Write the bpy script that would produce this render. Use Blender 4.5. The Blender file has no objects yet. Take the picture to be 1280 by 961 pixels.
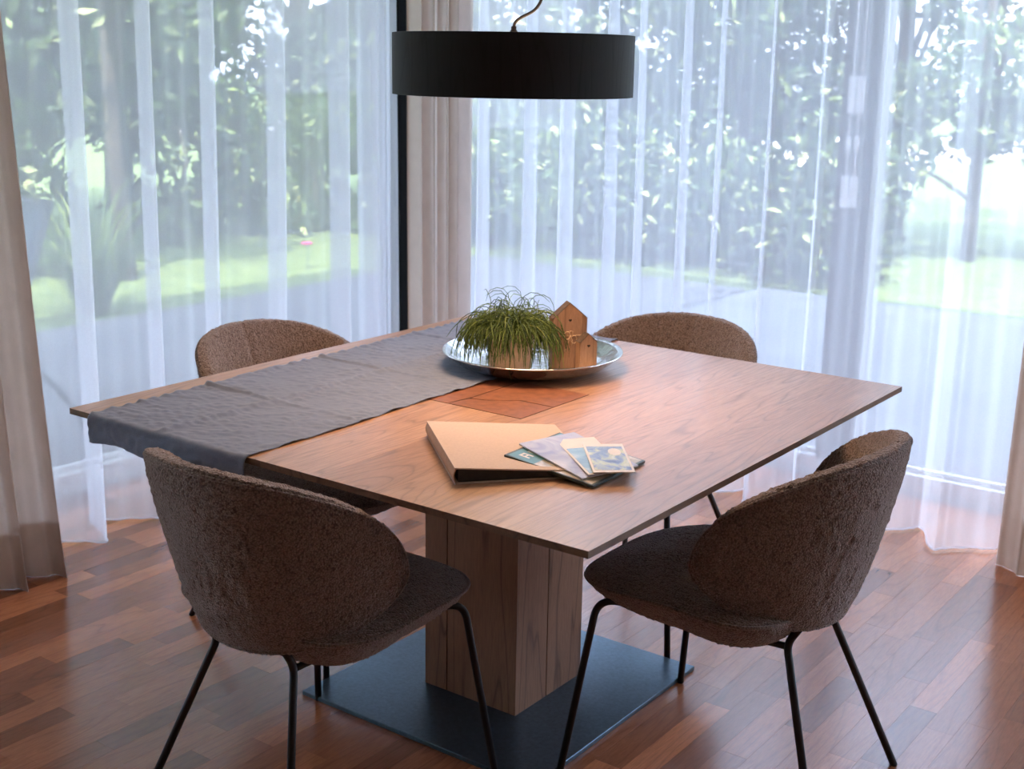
import bpy, math, random
import numpy as np
from mathutils import Vector, Matrix

random.seed(7)
RNG = np.random.default_rng(11)
SC = bpy.context.scene
COL = SC.collection

# ------------------------------------------------------------------ camera
cam_d = bpy.data.cameras.new('camera')
cam = bpy.data.objects.new('camera', cam_d)
COL.objects.link(cam)
YAW, PITCH, ROLL = 0.631714913, 0.245987373, 0.0168805497
fw = Vector((-math.sin(YAW) * math.cos(PITCH), math.cos(YAW) * math.cos(PITCH), -math.sin(PITCH)))
rt = Vector((math.cos(YAW), math.sin(YAW), 0))
up = rt.cross(fw)
r2 = rt * math.cos(ROLL) + up * math.sin(ROLL)
u2 = up * math.cos(ROLL) - rt * math.sin(ROLL)
M = Matrix((r2, u2, -fw)).transposed().to_4x4()
M.translation = Vector((1.77806, -2.41378, 1.53316))
cam.matrix_world = M
cam_d.sensor_width = 36.0
cam_d.lens = 1613.216 / 1280 * 36.0
cam_d.clip_end = 400
cam_d.dof.use_dof = True
cam_d.dof.focus_distance = 2.75
cam_d.dof.aperture_fstop = 5.6
SC.camera = cam

# ------------------------------------------------------------------ world, sun, exposure
world = bpy.data.worlds.new('sky')
SC.world = world
world.use_nodes = True
wn = world.node_tree
wn.nodes.clear()
sky = wn.nodes.new('ShaderNodeTexSky')
sky.sky_type = 'NISHITA'
sky.sun_disc = False
sky.sun_elevation = math.radians(60)
sky.sun_rotation = math.radians(150)
sky.air_density = 1.0
sky.dust_density = 3.0
hz = wn.nodes.new('ShaderNodeMixRGB')
hz.inputs[0].default_value = 0.5
hz.inputs[2].default_value = (5.6, 6.1, 8.2, 1)
wn.links.new(sky.outputs[0], hz.inputs[1])
bg = wn.nodes.new('ShaderNodeBackground')
bg.inputs[1].default_value = 0.67
wn.links.new(hz.outputs[0], bg.inputs[0])
wo = wn.nodes.new('ShaderNodeOutputWorld')
wn.links.new(bg.outputs[0], wo.inputs[0])

sun_d = bpy.data.lights.new('sun', 'SUN')
sun_d.energy = 6.5
sun_d.color = (1.0, 0.93, 0.8)
sun_d.angle = math.radians(0.6)
sun = bpy.data.objects.new('sun', sun_d)
COL.objects.link(sun)
sun.rotation_euler = Vector((0.33, -0.56, 1.0)).to_track_quat('Z', 'Y').to_euler()

SC.view_settings.view_transform = 'Standard'
SC.view_settings.look = 'None'
SC.view_settings.exposure = 1.15
SC.view_settings.gamma = 1.0
SC.view_settings.use_curve_mapping = False
try:
    SC.cycles.transparent_max_bounces = 32
    SC.cycles.max_bounces = 14
    SC.cycles.diffuse_bounces = 7
    SC.cycles.sample_clamp_indirect = 8.0
except Exception:
    pass


# ------------------------------------------------------------------ helpers
def new_mat(name):
    m = bpy.data.materials.new(name)
    m.use_nodes = True
    nt = m.node_tree
    nt.nodes.clear()
    out = nt.nodes.new('ShaderNodeOutputMaterial')
    return m, nt, out


def node(nt, kind, **kw):
    n = nt.nodes.new(kind)
    for k, v in kw.items():
        if k.startswith('i_'):
            key = k[2:]
            n.inputs[int(key) if key.isdigit() else key].default_value = v
        else:
            setattr(n, k, v)
    return n


def coords(nt, scale=(1, 1, 1), rot=(0, 0, 0), kind='Object', jitter=0.0):
    tc = node(nt, 'ShaderNodeTexCoord')
    mp = node(nt, 'ShaderNodeMapping')
    mp.inputs['Scale'].default_value = scale
    mp.inputs['Rotation'].default_value = rot
    nt.links.new(tc.outputs[kind], mp.inputs['Vector'])
    if jitter:
        oi = node(nt, 'ShaderNodeObjectInfo')
        mu = node(nt, 'ShaderNodeMath', operation='MULTIPLY', i_1=jitter)
        nt.links.new(oi.outputs['Random'], mu.inputs[0])
        cb = node(nt, 'ShaderNodeCombineXYZ')
        for i in range(3):
            nt.links.new(mu.outputs[0], cb.inputs[i])
        nt.links.new(cb.outputs[0], mp.inputs['Location'])
    return mp.outputs[0]


def ramp(nt, src, stops):
    r = node(nt, 'ShaderNodeValToRGB')
    el = r.color_ramp.elements
    while len(el) < len(stops):
        el.new(0.5)
    for e, (p, c) in zip(el, stops):
        e.position = p
        e.color = (*c, 1)
    nt.links.new(src, r.inputs[0])
    return r.outputs[0]


def mixc(nt, a, b, fac, mode='MIX'):
    m = node(nt, 'ShaderNodeMixRGB', blend_type=mode)
    for i, v in ((0, fac), (1, a), (2, b)):
        if hasattr(v, 'is_linked'):
            nt.links.new(v, m.inputs[i])
        else:
            m.inputs[i].default_value = v if i == 0 else (*v, 1)
    return m.outputs[0]


def bump(nt, src, strength, dist):
    b = node(nt, 'ShaderNodeBump', i_Strength=strength, i_Distance=dist)
    nt.links.new(src, b.inputs['Height'])
    return b.outputs[0]


def principled(nt, out, color, rough=0.5, metal=0.0, normal=None, spec=0.5, **kw):
    p = node(nt, 'ShaderNodeBsdfPrincipled')
    if hasattr(color, 'is_linked'):
        nt.links.new(color, p.inputs['Base Color'])
    else:
        p.inputs['Base Color'].default_value = (*color, 1)
    if hasattr(rough, 'is_linked'):
        nt.links.new(rough, p.inputs['Roughness'])
    else:
        p.inputs['Roughness'].default_value = rough
    p.inputs['Metallic'].default_value = metal
    p.inputs['Specular IOR Level'].default_value = spec
    for k, v in kw.items():
        p.inputs[k.replace('_', ' ')].default_value = v
    if normal is not None:
        nt.links.new(normal, p.inputs['Normal'])
    nt.links.new(p.outputs[0], out.inputs[0])
    return p


def noise(nt, vec, scale, detail=4.0, rough=0.55, dist=0.0):
    n = node(nt, 'ShaderNodeTexNoise', i_Scale=scale, i_Detail=detail, i_Roughness=rough, i_Distortion=dist)
    nt.links.new(vec, n.inputs['Vector'])
    return n.outputs[0]


def mat_plain(name, color, rough=0.5, metal=0.0, spec=0.5, var=0.12, scale=30.0, bmp=0.0):
    m, nt, out = new_mat(name)
    v = coords(nt)
    n = noise(nt, v, scale)
    lo = tuple(c * (1 - var) for c in color)
    hi = tuple(min(1, c * (1 + var)) for c in color)
    c = ramp(nt, n, [(0.3, lo), (0.7, hi)])
    nm = bump(nt, n, bmp, 0.002) if bmp else None
    principled(nt, out, c, rough, metal, nm, spec)
    return m


def mat_wood(name, dark, mid, light, along='y', rough=0.4, scale=1.0, tone_attr=False, jitter=7.0, bmp=0.15, spec=0.5, ring=9.0, wide=0.75, coat=0.0):
    m, nt, out = new_mat(name)
    st = 0.10
    sc = {'x': (st, 1, 1), 'y': (1, st, 1), 'z': (1, 1, st)}[along]
    sc = tuple(a * scale for a in sc)
    v = coords(nt, sc, jitter=jitter)
    big = noise(nt, v, 5.5, 2.0, 0.45, 0.35)
    w = node(nt, 'ShaderNodeMath', operation='MULTIPLY', i_1=ring)
    nt.links.new(big, w.inputs[0])
    fr = node(nt, 'ShaderNodeMath', operation='PINGPONG', i_1=0.5)
    nt.links.new(w.outputs[0], fr.inputs[0])
    d2 = node(nt, 'ShaderNodeMath', operation='MULTIPLY', i_1=2.0)
    nt.links.new(fr.outputs[0], d2.inputs[0])
    fine = noise(nt, v, 130.0, 5.0, 0.7)
    patch = noise(nt, v, 2.2, 3.0, 0.5)
    c = ramp(nt, patch, [(0.32, mid), (0.68, light)])
    gl = ramp(nt, d2.outputs[0], [(0.0, (1, 1, 1)), (0.18, (0.25, 0.25, 0.25)), (0.5, (0, 0, 0))])
    g2 = node(nt, 'ShaderNodeMath', operation='MULTIPLY', i_1=wide)
    nt.links.new(gl, g2.inputs[0])
    c = mixc(nt, c, dark, g2.outputs[0])
    f2 = ramp(nt, fine, [(0.35, (0.72, 0.68, 0.66)), (0.62, (1.05, 1.03, 1.02))])
    c = mixc(nt, c, f2, 0.75, 'MULTIPLY')
    if tone_attr:
        at = node(nt, 'ShaderNodeAttribute', attribute_name='tone')
        t = ramp(nt, at.outputs['Fac'], [(0.0, (0.52, 0.47, 0.46)), (0.3, (0.84, 0.80, 0.78)), (0.7, (1.02, 1.0, 1.0)), (1.0, (1.38, 1.36, 1.3))])
        c = mixc(nt, c, t, 1.0, 'MULTIPLY')
    nm = None
    if bmp:
        h = mixc(nt, gl, fine, 0.5)
        inv = node(nt, 'ShaderNodeInvert')
        nt.links.new(h, inv.inputs['Color'])
        nm = bump(nt, inv.outputs[0], bmp, 0.0012)
    p = principled(nt, out, c, rough, 0, nm, spec)
    p.inputs['Coat Weight'].default_value = coat
    p.inputs['Coat Roughness'].default_value = 0.22
    return m


def mat_cloth(name, color, weave=900.0, var=0.12, trans=0.0, bmp=0.25, rough=0.9, dirs=(1, 1, 1)):
    m, nt, out = new_mat(name)
    v = coords(nt, dirs)
    f = noise(nt, v, weave, 2.0, 0.6)
    g = noise(nt, v, 14.0, 3.0)
    c = ramp(nt, f, [(0.3, tuple(x * (1 - var) for x in color)), (0.7, tuple(min(1, x * (1 + var)) for x in color))])
    c = mixc(nt, c, tuple(x * 0.85 for x in color), ramp(nt, g, [(0.4, (0, 0, 0)), (0.75, (0.5, 0.5, 0.5))]))
    nm = bump(nt, f, bmp, 0.001)
    p = principled(nt, out, c, rough, 0, nm, 0.15)
    p.inputs['Sheen Weight'].default_value = 0.25
    if trans:
        t = node(nt, 'ShaderNodeBsdfTranslucent')
        nt.links.new(c, t.inputs[0])
        mx = node(nt, 'ShaderNodeMixShader', i_0=trans)
        nt.links.new(p.outputs[0], mx.inputs[1])
        nt.links.new(t.outputs[0], mx.inputs[2])
        nt.links.new(mx.outputs[0], out.inputs[0])
    return m


def mat_sheer(name, color, opac):
    m, nt, out = new_mat(name)
    v = coords(nt)
    f = noise(nt, v, 420.0, 1.0)
    g = noise(nt, coords(nt, (1, 1, 0.12)), 9.0, 2.0)
    a = node(nt, 'ShaderNodeMath', operation='MULTIPLY_ADD', i_1=0.10, i_2=opac - 0.09)
    nt.links.new(f, a.inputs[0])
    b = node(nt, 'ShaderNodeMath', operation='MULTIPLY_ADD', i_1=0.03)
    nt.links.new(g, b.inputs[0])
    nt.links.new(a.outputs[0], b.inputs[2])
    tr = node(nt, 'ShaderNodeBsdfTransparent')
    tr.inputs[0].default_value = (0.97, 0.98, 1.0, 1)
    df = node(nt, 'ShaderNodeBsdfDiffuse')
    df.inputs[0].default_value = (*color, 1)
    tl = node(nt, 'ShaderNodeBsdfTranslucent')
    tl.inputs[0].default_value = (*color, 1)
    m1 = node(nt, 'ShaderNodeMixShader', i_0=0.68)
    nt.links.new(df.outputs[0], m1.inputs[1])
    nt.links.new(tl.outputs[0], m1.inputs[2])
    m2 = node(nt, 'ShaderNodeMixShader')
    nt.links.new(b.outputs[0], m2.inputs[0])
    nt.links.new(tr.outputs[0], m2.inputs[1])
    nt.links.new(m1.outputs[0], m2.inputs[2])
    nt.links.new(m2.outputs[0], out.inputs[0])
    return m


def mat_glass(name):
    m, nt, out = new_mat(name)
    tr = node(nt, 'ShaderNodeBsdfTransparent')
    tr.inputs[0].default_value = (0.93, 0.96, 0.95, 1)
    gl = node(nt, 'ShaderNodeBsdfGlossy', i_Roughness=0.02)
    v = coords(nt)
    n = noise(nt, v, 3.0)
    f = node(nt, 'ShaderNodeMath', operation='MULTIPLY_ADD', i_1=0.01, i_2=0.05)
    nt.links.new(n, f.inputs[0])
    mx = node(nt, 'ShaderNodeMixShader')
    nt.links.new(f.outputs[0], mx.inputs[0])
    nt.links.new(tr.outputs[0], mx.inputs[1])
    nt.links.new(gl.outputs[0], mx.inputs[2])
    nt.links.new(mx.outputs[0], out.inputs[0])
    return m


def mat_leaf(name, stops, trans=0.35, rough=0.5):
    m, nt, out = new_mat(name)
    at = node(nt, 'ShaderNodeAttribute', attribute_name='tone')
    c = ramp(nt, at.outputs['Fac'], stops)
    p = principled(nt, out, c, rough, 0, None, 0.3)
    t = node(nt, 'ShaderNodeBsdfTranslucent')
    nt.links.new(c, t.inputs[0])
    mx = node(nt, 'ShaderNodeMixShader', i_0=trans)
    nt.links.new(p.outputs[0], mx.inputs[1])
    nt.links.new(t.outputs[0], mx.inputs[2])
    nt.links.new(mx.outputs[0], out.inputs[0])
    return m


def tag(o, label=None, cat=None, group=None, kind=None):
    if label:
        o['label'] = label
    if cat:
        o['category'] = cat
    if group:
        o['group'] = group
    if kind:
        o['kind'] = kind
    return o


def empty(name, loc=(0, 0, 0), rz=0.0):
    o = bpy.data.objects.new(name, None)
    COL.objects.link(o)
    o.location = loc
    o.rotation_euler = (0, 0, rz)
    o.empty_display_size = 0.05
    return o


def mesh_obj(name, verts, faces, mat, parent=None, smooth=False, tone=None):
    me = bpy.data.meshes.new(name)
    if isinstance(verts, np.ndarray):
        verts = verts.tolist()
    if isinstance(faces, np.ndarray):
        faces = faces.tolist()
    me.from_pydata(verts, [], faces)
    if smooth:
        me.polygons.foreach_set('use_smooth', [True] * len(me.polygons))
    if tone is not None:
        a = me.attributes.new('tone', 'FLOAT', 'POINT')
        a.data.foreach_set('value', np.asarray(tone, dtype=np.float32))
    me.update()
    if mat:
        me.materials.append(mat)
    o = bpy.data.objects.new(name, me)
    COL.objects.link(o)
    if parent:
        o.parent = parent
    return o


class MB:
    """collects shapes of ONE part"""
    def __init__(self):
        self.v, self.f = [], []

    def add(self, vs, fs):
        b = len(self.v)
        self.v += [tuple(p) for p in vs]
        self.f += [tuple(i + b for i in f) for f in fs]
        return self

    def box(self, x0, x1, y0, y1, z0, z1, top=0.0):
        t = top
        vs = [(x0, y0, z0), (x1, y0, z0), (x1, y1, z0), (x0, y1, z0),
              (x0 + t, y0 + t, z1), (x1 - t, y0 + t, z1), (x1 - t, y1 - t, z1), (x0 + t, y1 - t, z1)]
        fs = [(3, 2, 1, 0), (4, 5, 6, 7), (0, 1, 5, 4), (1, 2, 6, 5), (2, 3, 7, 6), (3, 0, 4, 7)]
        return self.add(vs, fs)

    def bevbox(self, x0, x1, y0, y1, z0, z1, b=0.003):
        """box with chamfered edges"""
        vs, fs = [], []
        for z, i in ((z0, b), (z0 + b, 0), (z1 - b, 0), (z1, b)):
            vs += [(x0 + i, y0 + b, z), (x0 + b, y0 + i, z), (x1 - b, y0 + i, z), (x1 - i, y0 + b, z),
                   (x1 - i, y1 - b, z), (x1 - b, y1 - i, z), (x0 + b, y1 - i, z), (x0 + i, y1 - b, z)]
        for k in range(3):
            for j in range(8):
                a, c = k * 8 + j, k * 8 + (j + 1) % 8
                fs.append((a, c, c + 8, a + 8))
        fs.append(tuple(range(7, -1, -1)))
        fs.append(tuple(range(24, 32)))
        return self.add(vs, fs)

    def tube(self, pts, r, n=10, closed=False, cap=True):
        pts = [Vector(p) for p in pts]
        k = len(pts)
        rr = r if isinstance(r, (list, tuple)) else [r] * k
        vs, fs = [], []
        nrm = None
        for i in range(k):
            if closed:
                t = (pts[(i + 1) % k] - pts[i - 1]).normalized()
            else:
                t = (pts[min(i + 1, k - 1)] - pts[max(i - 1, 0)]).normalized()
            if nrm is None:
                a = Vector((0, 0, 1)) if abs(t.z) < 0.9 else Vector((1, 0, 0))
                nrm = t.cross(a).normalized()
            else:
                nrm = (nrm - t * nrm.dot(t)).normalized()
            bn = t.cross(nrm)
            for j in range(n):
                a = 2 * math.pi * j / n
                vs.append(pts[i] + (nrm * math.cos(a) + bn * math.sin(a)) * rr[i])
        for i in range(k if closed else k - 1):
            for j in range(n):
                a = i * n + j
                b = i * n + (j + 1) % n
                c = ((i + 1) % k) * n
                fs.append((a, b, c + (j + 1) % n, c + j))
        if cap and not closed:
            fs.append(tuple(range(n - 1, -1, -1)))
            fs.append(tuple(range((k - 1) * n, k * n)))
        return self.add(vs, fs)

    def lathe(self, prof, n=64, c=(0, 0, 0), close=True):
        vs, fs = [], []
        for (r, z) in prof:
            for j in range(n):
                a = 2 * math.pi * j / n
                vs.append((c[0] + r * math.cos(a), c[1] + r * math.sin(a), c[2] + z))
        for i in range(len(prof) - 1):
            for j in range(n):
                b = (j + 1) % n
                fs.append((i * n + j, i * n + b, (i + 1) * n + b, (i + 1) * n + j))
        return self.add(vs, fs)

    def prism(self, poly, z0, z1):
        n = len(poly)
        vs = [(x, y, z0) for x, y in poly] + [(x, y, z1) for x, y in poly]
        fs = [tuple(range(n - 1, -1, -1)), tuple(range(n, 2 * n))]
        fs += [(i, (i + 1) % n, n + (i + 1) % n, n + i) for i in range(n)]
        return self.add(vs, fs)

    def build(self, name, mat, parent=None, smooth=False):
        return mesh_obj(name, self.v, self.f, mat, parent, smooth)


def auto_smooth(o, angle=35):
    me = o.data
    me.polygons.foreach_set('use_smooth', [True] * len(me.polygons))
    try:
        me.set_sharp_from_angle(angle=math.radians(angle))
    except Exception:
        pass
    return o


def fillet(pts, rad, seg=8):
    """round the inner corners of a polyline"""
    pts = [Vector(p) for p in pts]
    out = [pts[0]]
    for i in range(1, len(pts) - 1):
        a, b, c = pts[i - 1], pts[i], pts[i + 1]
        r = rad[i - 1] if isinstance(rad, (list, tuple)) else rad
        d1 = (a - b).normalized()
        d2 = (c - b).normalized()
        r = min(r, (a - b).length * 0.48, (c - b).length * 0.48)
        p, q = b + d1 * r, b + d2 * r
        for k in range(seg + 1):
            t = k / seg
            out.append(p * (1 - t) ** 2 + b * 2 * t * (1 - t) + q * t * t)
    out.append(pts[-1])
    return out


def grid_faces(nu, nv, wrap_u=False, wrap_v=False):
    iu = np.arange(nu if wrap_u else nu - 1)
    iv = np.arange(nv if wrap_v else nv - 1)
    a, b = np.meshgrid(iu, iv, indexing='ij')
    a2, b2 = (a + 1) % nu, (b + 1) % nv
    return np.stack([a * nv + b, a2 * nv + b, a2 * nv + b2, a * nv + b2], -1).reshape(-1, 4)


def copy_tree(o, parent=None):
    c = o.copy()
    COL.objects.link(c)
    c.parent = parent
    for ch in list(o.children):
        copy_tree(ch, c)
    return c


# ------------------------------------------------------------------ materials
MAT = {}
MAT['floor'] = mat_wood('parquet', (0.23, 0.070, 0.030), (0.43, 0.145, 0.058), (0.54, 0.200, 0.086), 'y', 0.21, 1.6, True, 0.0, 0.05, 0.6, 10.0, 0.4, 0.35)
MAT['oak'] = mat_wood('oak_top', (0.16, 0.075, 0.04), (0.45, 0.235, 0.125), (0.56, 0.315, 0.18), 'y', 0.36, 1.0, False, 9.0, 0.3, 0.5, 34.0, 0.5, 0.5)
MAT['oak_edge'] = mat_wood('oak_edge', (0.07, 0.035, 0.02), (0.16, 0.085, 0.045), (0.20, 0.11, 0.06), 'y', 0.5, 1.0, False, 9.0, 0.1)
MAT['oak_beam'] = mat_wood('oak_beam', (0.11, 0.05, 0.028), (0.27, 0.135, 0.075), (0.36, 0.19, 0.11), 'z', 0.5, 1.6, False, 9.0, 0.3)
MAT['endgrain'] = mat_plain('end_grain', (0.25, 0.095, 0.048), 0.42, var=0.3, scale=40, bmp=0.1)
MAT['gap'] = mat_plain('dark_joint', (0.02, 0.012, 0.008), 0.9)
MAT['steel'] = mat_plain('dark_steel', (0.10, 0.145, 0.185), 0.33, 0.9, var=0.15, scale=120, bmp=0.05)  # blue tint of the window reflection put into the base colour
MAT['black'] = mat_plain('black_powder_coat', (0.012, 0.011, 0.012), 0.42, 0.0, 0.4)
MAT['veneer'] = mat_wood('black_veneer', (0.003, 0.003, 0.004), (0.007, 0.007, 0.009), (0.012, 0.012, 0.015), 'z', 0.65, 2.0, False, 2.0, 0.2, 0.3)
MAT['white'] = mat_plain('white_paint', (0.80, 0.79, 0.76), 0.7, var=0.03)
MAT['plaster'] = mat_plain('white_plaster', (0.78, 0.76, 0.72), 0.9, var=0.03, bmp=0.1)
MAT['post'] = mat_plain('matt_black_post', (0.006, 0.006, 0.006), 1.0, 0.0, 0.03)
MAT['wall_warm'] = mat_plain('taupe_plaster', (0.42, 0.34, 0.28), 0.9, var=0.05, bmp=0.1)  # dark tone chosen to weaken bounce light from the unseen back wall
MAT['frame'] = mat_plain('window_frame', (0.085, 0.07, 0.075), 0.5, var=0.05)
MAT['frame_w'] = mat_plain('window_rail', (0.72, 0.72, 0.72), 0.4, var=0.05)
MAT['glass'] = mat_glass('pane_glass')
MAT['sheer'] = mat_sheer('white_voile', (0.89, 0.90, 0.94), 0.52)
MAT['sheer_hem'] = mat_sheer('white_voile_hem', (0.92, 0.92, 0.95), 0.75)
MAT['drape'] = mat_cloth('beige_drape', (0.70, 0.60, 0.53), 700, 0.08, 0.42)
MAT['linen'] = mat_cloth('grey_linen', (0.185, 0.215, 0.30), 800, 0.3, 0.0, 0.5, 0.95)
MAT['cordm'] = mat_plain('pale_plastic', (0.9, 0.9, 0.92), 0.4)


def mat_boucle():
    m, nt, out = new_mat('boucle')
    v = coords(nt)
    vo = node(nt, 'ShaderNodeTexVoronoi', i_Scale=265.0)
    nt.links.new(v, vo.inputs['Vector'])
    n = noise(nt, v, 260.0, 3.0, 0.6)
    c = ramp(nt, vo.outputs['Distance'], [(0.0, (0.38, 0.29, 0.255)), (0.42, (0.25, 0.185, 0.16)), (0.8, (0.12, 0.086, 0.075))])
    c = mixc(nt, c, ramp(nt, n, [(0.3, (0.75, 0.74, 0.74)), (0.7, (1.18, 1.16, 1.15))]), 0.9, 'MULTIPLY')
    inv = node(nt, 'ShaderNodeInvert')
    nt.links.new(vo.outputs['Distance'], inv.inputs['Color'])
    nm = bump(nt, inv.outputs[0], 0.9, 0.003)
    p = principled(nt, out, c, 0.95, 0, nm, 0.1)
    p.inputs['Sheen Weight'].default_value = 0.6
    p.inputs['Sheen Roughness'].default_value = 0.5
    p.inputs['Sheen Tint'].default_value = (0.85, 0.76, 0.74, 1)
    return m


MAT['boucle'] = mat_boucle()

# ------------------------------------------------------------------ room shell
CEIL = 2.62
WX, WY = -2.13, 2.17           # glazing planes
fl = MB().box(-2.3, 5.0, -6.0, 2.34, -0.16, -0.013).build('floor', MAT['gap'])
tag(fl, kind='structure')

# parquet strips, long side along y
PW = 0.068
cells = []
x = -2.06
row = 0
while x < 5.0:
    y = -6.0 + random.uniform(-0.4, 0)
    while y < 2.1:
        L = random.choice((0.32, 0.40, 0.48, 0.56))
        y1 = min(y + L, 2.1)
        cells.append((x, x + PW, max(y, -6.0), y1, random.random()))
        y += L
    x += PW
    row += 1
camxy = np.array((1.778, -2.414))


def plank_score(c):
    p = np.array(((c[0] + c[1]) / 2, (c[2] + c[3]) / 2, 0.0))
    d = Vector(p) - M.translation
    z = d.dot(fw)
    if z < 0.3:
        return 1e6
    px = 640 + 1613 * d.dot(r2) / z
    py = 480 - 1613 * d.dot(u2) / z
    inside = -40 < px < 1320 and py < 1010
    under = abs(p[0]) < 0.33 and abs(p[1]) < 0.34
    return z + (0 if inside and not under else 1000)


cells.sort(key=plank_score)
for c in cells[:300]:
    mb = MB().box(c[0] + 0.00005, c[1] - 0.00005, c[2] + 0.00005, c[3] - 0.00005, -0.012, 0.0, 0.00015)
    mesh_obj('plank', mb.v, mb.f, MAT['floor'], fl, tone=[c[4]] * 8)
mb = MB()
tones = []
for c in cells[300:]:
    mb.box(c[0] + 0.00005, c[1] - 0.00005, c[2] + 0.00005, c[3] - 0.00005, -0.012, 0.0, 0.00015)
    tones += [c[4]] * 8
o = mesh_obj('outer_planks', mb.v, mb.f, MAT['floor'], fl, tone=tones)
tag(o, kind='stuff')

tag(MB().box(-2.3, 5.0, -6.0, 2.34, CEIL, CEIL + 0.2).build('ceiling', MAT['white']), kind='structure')
tag(MB().box(5.0, 5.2, -6.2, 2.34, -0.16, CEIL + 0.2).build('wall_right', MAT['plaster']), kind='structure')
tag(MB().box(-2.3, 5.0, -6.2, -6.0, -0.16, CEIL + 0.2).build('wall_back', MAT['wall_warm']), kind='structure')
tag(MB().box(-2.3, -2.0, -6.0, -2.6, -0.16, CEIL).build('wall_left', MAT['plaster']), kind='structure')
tag(MB().box(4.4, 5.0, 2.05, 2.34, -0.16, CEIL).build('wall_front', MAT['plaster']), kind='structure')
tag(MB().box(-4.6, -2.3, -4.0, 3.6, 2.72, 2.86).build('roof_eave', MAT['frame_w']), kind='structure')  # unseen eave, added to cut skylight on the deck side
# unseen storey and roof, added to shade deck and terrace from the sun
tag(MB().box(-2.3, 5.2, -6.2, 2.34, CEIL + 0.2, 6.9).build('wall_upper', MAT['plaster']), kind='structure')
tag(MB().box(-2.75, 5.7, -6.7, 2.8, 6.9, 7.1).build('roof', MAT['frame']), kind='structure')  # added roof slab, out of view, carries the house shadow farther out


def window(name, axis, s0, s1, plane, mull, frame_mat):
    w = empty(name)
    tag(w, kind='structure')

    def bx(a0, a1, d0, d1, z0, z1, nm, mt):
        if axis == 'y':
            m = MB().bevbox(plane + d0, plane + d1, a0, a1, z0, z1, 0.002)
        else:
            m = MB().bevbox(a0, a1, plane + d0, plane + d1, z0, z1, 0.002)
        return m.build(nm, mt, w)
    bx(s0, s1, -0.05, 0.05, -0.012, 0.075, 'bottom_rail', MAT['frame_w'])
    bx(s0, s1, -0.012, 0.012, 0.075, 0.092, 'glazing_bead', MAT['frame_w'])
    bx(s0, s1, -0.05, 0.05, 2.45, CEIL, 'top_rail', frame_mat)
    edges = [s0] + [e for m in mull for e in (m[0], m[1])] + [s1]
    for (a, b, mt) in mull:
        bx(a, b, -0.06, 0.06, 0.075, 2.45, 'mullion', mt)
    for i in range(0, len(edges), 2):
        if edges[i + 1] - edges[i] > 0.05:
            bx(edges[i], edges[i + 1], -0.006, 0.006, 0.09, 2.45, 'pane', MAT['glass'])
    return w


window('window_1', 'y', -2.6, WY + 0.06, WX, [(-2.6, -2.52, MAT['frame']), (-0.52, -0.42, MAT['frame']), (1.97, WY + 0.06, MAT['post'])], MAT['frame'])
window('window_2', 'x', WX + 0.07, 4.4, WY, [(WX + 0.07, WX + 0.13, MAT['post']), (-0.085, 0.05, MAT['frame']), (2.15, 2.28, MAT['frame']), (4.32, 4.4, MAT['frame'])], MAT['frame'])  # bare unseen stretch beyond the far drape, added to let in daylight



# ------------------------------------------------------------------ curtains
def phase_fn(cross):
    """phase as a function of s so that every crossing is a falling zero of sin"""
    cs = np.array(cross)
    ph = math.pi + 2 * math.pi * np.arange(len(cs))

    def f(s):
        s = np.asarray(s, float)
        lo = ph[0] + (s - cs[0]) * 2 * math.pi / (cs[1] - cs[0])
        hi = ph[-1] + (s - cs[-1]) * 2 * math.pi / (cs[-1] - cs[-2])
        m = np.interp(s, cs, ph)
        return np.where(s < cs[0], lo, np.where(s > cs[-1], hi, m))
    return f


def curtain_pts(axis, s0, s1, base, cross, amp0, amp1, z0, z1, nz, dens, seed, sign=1, rip=0.006, flare=0.0, end_flat=0.0):
    r = np.random.default_rng(seed)
    ns = int((s1 - s0) * dens)
    s = np.linspace(s0, s1, ns)
    f = phase_fn(cross)
    t = f(s)
    k = r.uniform(0.75, 1.2, len(cross) + 3)
    am = np.interp(t / (2 * math.pi), np.arange(len(k)), k)
    zs = np.linspace(z0, z1, nz)
    P = np.zeros((nz, ns, 3))
    p1, p2, p3 = r.uniform(0, 6, 3)
    for i, z in enumerate(zs):
        h = (z1 - z) / (z1 - z0)
        A = (amp0 + (amp1 - amp0) * h) * am
        tt = t + 0.25 * np.sin(1.4 * z + p3) + 0.22 * np.sin(s * 5 + 1.1 * z + p1) * h
        wt = tt - 0.62 * np.sin(tt)
        off = A * np.sin(wt) + rip * np.sin(3 * tt + 1.2 * np.sin(s * 9 + p1) + 0.6 * z) * (0.4 + 0.6 * h) + rip * 0.5 * np.sin(7.3 * tt + p2)
        if end_flat:
            off = off * np.clip((s1 - s) / end_flat, 0.25, 1)
        off = sign * off + flare * h * h
        ss = s + 0.012 * np.sin(2 * tt) * h
        if axis == 'y':
            P[i, :, 0] = base + off
            P[i, :, 1] = ss
        else:
            P[i, :, 1] = base + off
            P[i, :, 0] = ss
        P[i, :, 2] = z
    return P


def cloth_obj(name, P, mat, parent, flip=False):
    n0, n1 = P.shape[:2]
    o = mesh_obj(name, P.reshape(-1, 3), grid_faces(n0, n1), mat, parent, True)
    return o


def hem_line(P, r):
    return MB().tube([tuple(p) for p in P], r, 5)


def sheer(name, label, P):
    e = empty(name)
    tag(e, label, 'curtain', 'sheer voile curtains')
    cloth_obj('voile', P, MAT['sheer'], e)
    hem_line(P[0], 0.0035).build('hem', MAT['sheer_hem'], e, True)
    return e


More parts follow.
